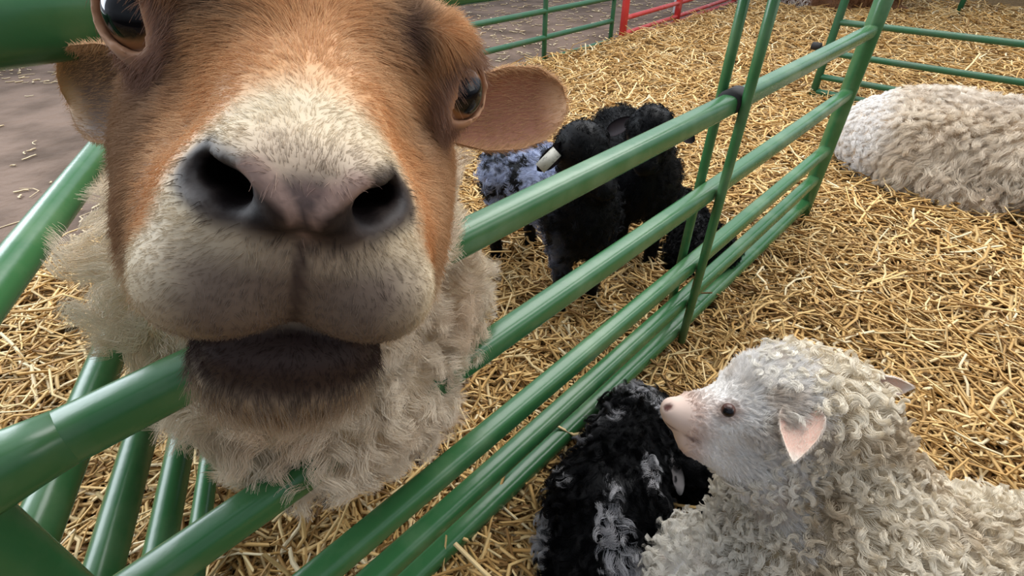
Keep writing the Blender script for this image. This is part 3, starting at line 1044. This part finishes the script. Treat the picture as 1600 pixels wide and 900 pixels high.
    e = link('eye', eye_mesh(V3(1138, 641, d - .044), gz, np.array([0, .3, 1.0]), .0092, pw=.75, ph=.55, iris=(60, 42, 34), white=(84, 56, 48)), M_eye, root)
    return root


white_sheep()


# ------------------------------------------------------------------ the black lamb curled up by the gate
def curled_lamb():
    rg = np.random.default_rng(44)
    Z = lambda px, py, z: W(px, py, (CAM_Z - z) / -((py - 450) / FPX * AX_D[2] + AX_F[2]))
    P = [cap(Z(985, 690, .13), Z(950, 800, .13), .085, .10, k=.05), cap(Z(950, 800, .12), Z(935, 880, .10), .10, .09, k=.05),
         ell(Z(1000, 650, .11), (.075, .07, .075), k=.04), ell(Z(925, 850, .09), (.085, .10, .08), k=.04),
         cap(Z(1010, 660, .12), Z(1075, 720, .13), .055, .048, k=.03), ell(Z(1085, 735, .12), (.05, .05, .046), k=.03), cap(Z(1085, 740, .12), Z(1100, 800, .08), .042, .028, k=.03),
         cap(Z(940, 900, .05), Z(1060, 850, .04), .05, .028, k=.03), cap(Z(1060, 850, .035), Z(1130, 810, .03), .026, .018, k=.02),
         cap(Z(1030, 790, .05), Z(1100, 830, .03), .04, .02, k=.02)]
    axes = (grid(.05, .55, .005), grid(.30, .90, .005), grid(-.01, .30, .005))
    V, F = sdf_mesh(P, axes)
    V = relax(V, F, 2)
    N = vnormals(V, F)
    root = body('lamb', V, F, np.broadcast_to(lin((5, 5, 6)), V.shape), M_sleek, (.27, .57, 0))
    tag(root, 'black lamb with grey-white flecks curled up under the white sheep nose', 'lamb')
    n = 60000
    hd = Z(1085, 745, .12)
    P0, N0 = scatter(V, F, N, n, rg, (V[:, 2] > .01).astype(float))
    back = unit(Z(935, 880, .1) - Z(1000, 640, .12))
    D = unit(back * .8 + N0 * .6 + .75 * lock_noise(P0, 18, 81))
    hh = np.linalg.norm(P0 - hd, axis=1)
    Ln = rg.uniform(.018, .036, n) * (.35 + .65 * sstep(.06, .11, hh))
    c = np.broadcast_to(lin((8, 8, 10)), (n, 3)) * (.7 + .7 * rg.random((n, 1)))
    fleck_glint = sstep(.34, .54, vnoise(P0, 21, 85) + .3 * vnoise(P0, 50, 86)) * sstep(.07, .11, hh)
    edge = sstep(.03, .0, np.linalg.norm((P0 - Z(905, 680, .12))[:, :2], axis=1) - .05) * (.5 + .5 * vnoise(P0, 60, 87))  # highlight along the left edge, painted into the hair colour
    top = sstep(.06, .02, np.linalg.norm(P0 - Z(1000, 610, .17), axis=1)) * sstep(-.3, .3, vnoise(P0, 60, 88))  # bright top edge, a highlight also put into the hair colour
    fleck_glint = np.clip(np.maximum(fleck_glint, np.maximum(edge * 1.1 * sstep(-.2, .3, vnoise(P0, 35, 89)), top)), 0, 1)  # real pale flecks joined with the painted highlights
    c = mix(c, np.broadcast_to(lin((196, 194, 196)), c.shape), fleck_glint * (.55 + .45 * rg.random(n)))
    St = strands(P0, N0, D, Ln, 8, rg, clumps=1300, tight=.85, jitter=.25, curl=.0065, cfreq=.7, spread=.3)
    hair_object('fleece', St, taper(n, 8, .0003, .0001, rg), c, M_sleek, root)
    Ve, Fe, Ce, Ne, axx, _ = ear_mesh(Z(1052, 715, .165), Z(1062, 775, .15), .030, np.array([.3, -.5, .8]), cup=.4, col_in=(96, 92, 92), col_out=(26, 26, 28), thick=.002)
    link('ear', np_mesh('ear', Ve, Fe, Ce), M_sleek, root)
    return root


curled_lamb()


# ------------------------------------------------------------------ the standing lambs and the one lying beyond the gate bars
def placed(origin, heading, scale):
    c, s = math.cos(heading), math.sin(heading)
    Rm = np.array([[c, -s, 0], [s, c, 0], [0, 0, 1.]])
    return lambda p: np.array(origin) + scale * (Rm @ np.asarray(p, float)), Rm


def small_lamb(origin, heading, scale, label, seed, head_to, colour_fn, lying=False, tagged=False, group=None):
    rg = np.random.default_rng(seed)
    at, Rm = placed(origin, heading, scale)
    hx, hy, hz, nx, ny, nz = head_to
    H0, H1 = np.array([hx, hy, hz]), np.array([nx, ny, nz])
    P = [cap((0, 0, .33), (-.30, 0, .33), .088, .095, k=.05), ell((.03, 0, .31), (.085, .085, .10), k=.04),
         cap((.04, 0, .36), H0, .065, .052, k=.04), ell(H0, (.056, .054, .056), k=.03), cap(H0, H1, .046, .027, k=.03), ell(H1, (.027, .028, .025), k=.015),
         cap((-.37, 0, .36), (-.43, 0, .22), .022, .016, k=.02)]
    for s in (-1, 1):
        if lying:
            P += [cap((.03, s * .05, .28), (.12, s * .06, .25), .035, .024, k=.02), cap((.12, s * .06, .25), (.02, s * .08, .25), .02, .018, k=.015),
                  cap((-.27, s * .07, .30), (-.16, s * .10, .26), .07, .035, k=.03), cap((-.16, s * .1, .26), (-.30, s * .12, .25), .024, .02, k=.02)]
        else:
            P += [cap((.03, s * .055, .30), (.035, s * .055, .17), .042, .023, k=.03), cap((.035, s * .055, .17), (.03, s * .055, .035), .021, .019, k=.015), cap((.03, s * .055, .035), (.037, s * .055, .012), .020, .024, k=.01),
                  cap((-.28, s * .06, .31), (-.25, s * .065, .20), .062, .036, k=.04), cap((-.25, s * .065, .20), (-.325, s * .065, .15), .032, .021, k=.02), cap((-.325, s * .065, .15), (-.305, s * .065, .035), .02, .018, k=.015),
                  cap((-.305, s * .065, .035), (-.297, s * .065, .012), .020, .024, k=.01)]
    axes = (grid(-.5, .35, .0065), grid(-.25, .25, .0065), grid(-.01, .65, .0065))
    V, F = sdf_mesh(P, axes)
    V = relax(V, F, 2)
    if lying:
        V = V - [0, 0, .215]
        V[:, 2] = np.maximum(V[:, 2], .005)
        H0, H1 = H0 - [0, 0, .215], H1 - [0, 0, .215]
    N = vnormals(V, F)
    Wd = lambda A: np.array(origin) + scale * A @ Rm.T
    base_c = colour_fn(V)
    VW, NW = Wd(V), N @ Rm.T
    root = body('lamb', VW, F, base_c * .8, M_sleek, origin)
    tag(root, label, 'lamb', group)
    n = 22000
    wg = (V[:, 2] > .03).astype(float)
    P0, N0 = scatter(V, F, N, n, rg, wg)
    c = colour_fn(P0) * (.7 + .6 * rg.random((n, 1)))
    legs = sstep(.22, .16, P0[:, 2]) if not lying else 0 * P0[:, 2]
    hd = sstep(.10, .06, np.minimum(np.linalg.norm(P0 - H0, axis=1), np.linalg.norm(P0 - H1, axis=1)))
    short = np.maximum(legs, hd)
    D = unit(tang(np.array([-.7, 0, -.5]), N0) + N0 * .8 + .6 * lock_noise(P0, 26, seed + 5))
    Ln = rg.uniform(.014, .024, n) * (1 - .7 * short)
    St = strands(Wd(P0), N0 @ Rm.T, D @ Rm.T, Ln * scale, 6, rg, clumps=1500, tight=.8, jitter=.3, curl=.0045, cfreq=.9, spread=.35)
    hair_object('fleece', St, taper(n, 6, .0005, .0002, rg), c, M_sleek, root)
    hd_ax = unit(H1 - H0)
    sd = unit(np.cross([0, 0, 1.], hd_ax))
    for s in (-1, 1):
        b = H0 + sd * s * .045 - hd_ax * .012 + np.array([0, 0, .012])
        t = b + sd * s * .07 + np.array([0, 0, -.055]) - hd_ax * .01
        Ve, Fe, Ce, Ne, axx, _ = ear_mesh(at(b), at(t), .042 * scale, Rm @ (hd_ax * np.array([1, 1, 0]) + np.array([0, 0, .5])), cup=.4, col_in=(48, 40, 42), col_out=(16, 16, 18), thick=.003)
        e = link('ear', np_mesh('ear', Ve, Fe, Ce), M_sleek, root)
        c0 = H0 + hd_ax * .042 + sd * s * .043 + np.array([0, 0, .014])
        link('eye', eye_mesh(at(c0), Rm @ unit(sd * s + hd_ax * .5), (0, 0, 1), .0085 * scale, iris=(60, 44, 36), white=(90, 70, 64)), M_eye, root)
        if tagged and s == tagged:
            g = Geo()
            m = at(b + (t - b) * .62)
            ex, ey = Rm @ unit(t - b), Rm @ unit(hd_ax * np.array([1, 1, 0]) + np.array([0, 0, .75]))
            ey = unit(ey - ex * (ex @ ey))
            ez = np.cross(ex, ey)
            pts = [m - ex * .022 + ey * .012, m + ex * .022 + ey * .012]
            for k, (w, th) in enumerate(((.017, .0016),)):
                q = [m + sx * ex * .030 + sy * ez * .015 + ey * (.010 + sz * .0018) for sz in (-1, 1) for sx, sy in ((-1, -1), (1, -1), (1, 1), (-1, 1))]
                g.add(q, [(0, 3, 2, 1), (4, 5, 6, 7), (0, 1, 5, 4), (1, 2, 6, 5), (2, 3, 7, 6), (3, 0, 4, 7)])
            o = link('ear_tag', np_mesh('ear_tag', np.vstack(g.v), np.vstack(g.f), smooth=False), M_tag, root)
            tag(o, 'pale plastic ear tag')
    return root


def black(P):
    return np.broadcast_to(lin((6, 6, 8)), P.shape) * (1 + .3 * vnoise(P, 30, 3)[:, None])


def spotted(P):
    c = black(P)
    m = sstep(.0, -.06, P[:, 0] + .02 * vnoise(P, 25, 7)) * sstep(-.05, .25, vnoise(P, 34, 12) + .35 * vnoise(P, 80, 13) + .25) * sstep(.16, .24, P[:, 2])
    m = m * sstep(-.42, -.36, P[:, 0])
    m2 = np.exp(-((P[:, 0] - .0) / .05) ** 2 - ((np.abs(P[:, 1]) - .085) / .03) ** 2 - ((P[:, 2] - .24) / .08) ** 2) * sstep(-.2, .3, vnoise(P, 40, 15))
    return mix(c, np.broadcast_to(lin((168, 178, 206)), c.shape), np.clip(m * .9 + m2 * .8, 0, 1))


small_lamb((.18, 1.29, 0), math.radians(-60), 1.12, 'small black lamb with blue-grey mottled back and an ear tag, standing behind the gate', 51,
           (.03, -.02, .50, .11, -.01, .43), spotted, tagged=-1)
small_lamb((.42, 1.52, 0), math.radians(-86), 1.12, 'plain all-black lamb standing beside the mottled lamb, head up', 52,
           (.06, -.02, .48, .12, -.04, .41), black)
small_lamb((.645, 1.72, 0), math.radians(95), .92, 'black lamb lying low behind the paired upright gate bars', 53,
           (.13, .03, .30, .19, .07, .25), black, lying=True)


# ------------------------------------------------------------------ sheep asleep in the straw: one long white fleece, one brown far away
def lying_sheep(label, origin, heading, length, half_w, height, seed, n, wool_c, shade_c, lock, head_side=1, radius=.0005, nclump=2600, patch=None):
    rg = np.random.default_rng(seed)
    at, Rm = placed(origin, heading, 1.0)
    h = height
    L = length
    P = [ell((0, 0, h * .46), (L * .46, half_w, h * .52), k=.08), ell((-L * .28, 0, h * .45), (L * .24, half_w * 1.0, h * .5), k=.08), ell((L * .26, 0, h * .45), (L * .22, half_w * .95, h * .5), k=.08),
         cap((L * .40, 0, h * .6), (L * .56, .04, h * .85), half_w * .45, half_w * .32, k=.06), ell((L * .60, .05, h * .9), (.10, .085, .085), k=.04), cap((L * .62, .05, h * .9), (L * .62 + .14, .09, h * .72), .065, .04, k=.04)]
    for s in (-1, 1):
        P += [cap((L * .3, s * half_w * .6, .08), (L * .48, s * half_w * .8, .04), .06, .035, k=.04), cap((-L * .25, s * half_w * .8, .12), (-L * .02, s * half_w * 1.05, .05), .11, .045, k=.05)]
    st = max(.009, L / 110)
    axes = (grid(-L * .65, L * .62 + .3, st), grid(-half_w * 1.6, half_w * 1.6, st), grid(-.02, h * 1.3 + .1, st))
    V, F = sdf_mesh(P, axes)
    V = relax(V, F, 2)
    N = vnormals(V, F)
    Wd = lambda A: np.array(origin) + A @ Rm.T
    face = sstep(L * .57, L * .60, V[:, 0])
    C = np.broadcast_to(lin(shade_c), V.shape).copy()
    C = mix(C, np.broadcast_to(lin((150, 118, 92)), C.shape), face)
    root = body('sheep', Wd(V), F, C, M_skin, origin)
    tag(root, label, 'sheep')
    P0, N0 = scatter(V, F, N, n, rg, (V[:, 2] > .02) * (1 - face))
    D = unit(N0 * .5 + tang(np.array([-.35, 0, -.8]), N0) + .55 * lock_noise(P0, 11, seed + 3))
    Ln = rg.uniform(.75, 1.2, n) * lock * (1 - .55 * sstep(-L * .3, -L * .42, P0[:, 0]))
    St = strands(Wd(P0), N0 @ Rm.T, D @ Rm.T, Ln, 9, rg, clumps=nclump, tight=.72, jitter=.22, curl=lock * .15, cfreq=1.2, spread=.4, droop=.25, wave=lock * .05, wfreq=2)
    St[..., 2] = np.maximum(St[..., 2], .004)
    c = np.broadcast_to(lin(wool_c), (n, 3)) * (.84 + .28 * rg.random((n, 1)))
    c = mix(c, np.broadcast_to(lin(shade_c), c.shape), sstep(-.1, .7, vnoise(P0, 11, seed + 9)) * .5)
    if patch is not None:
        c = mix(c, np.broadcast_to(lin(patch[0]), c.shape), patch[1](P0))
    hair_object('fleece', St, taper(n, 9, radius, radius * .4, rg), c, M_wool, root)
    for s in (-1, 1):
        b = np.array([L * .59, .05 + s * .075, h * .95])
        Ve, Fe, Ce, Ne, axx, _ = ear_mesh(at(b), at(b + [-.02, s * .10, -.01]), .05, Rm @ np.array([1., 0, 0]), cup=.4, col_in=(190, 150, 130), col_out=(214, 200, 180), thick=.003)
        link('ear', np_mesh('ear', Ve, Fe, Ce), M_skin, root)
    return root


lying_sheep('large off-white sheep lying asleep at right, shaggy long-locked fleece, beyond the end of the gate', (2.18, 2.15, 0), math.radians(-34), 1.25, .33, .385, 61, 100000,
            (224, 210, 190), (188, 166, 140), .066, nclump=3000, patch=((238, 235, 232), lambda P: np.maximum(sstep(-.38, -.52, P[:, 0]) * .9, sstep(.33, .42, P[:, 2]) * .55)))
lying_sheep('distant brown sheep with a white flank lying at the top edge of the straw', (4.25, 7.5, 0), math.radians(-8), 1.5, .32, .5, 62, 9000,
            (128, 92, 64), (92, 62, 42), .06, radius=.0016, nclump=900, patch=((214, 208, 204), lambda P: sstep(-.42, -.5, P[:, 0])))
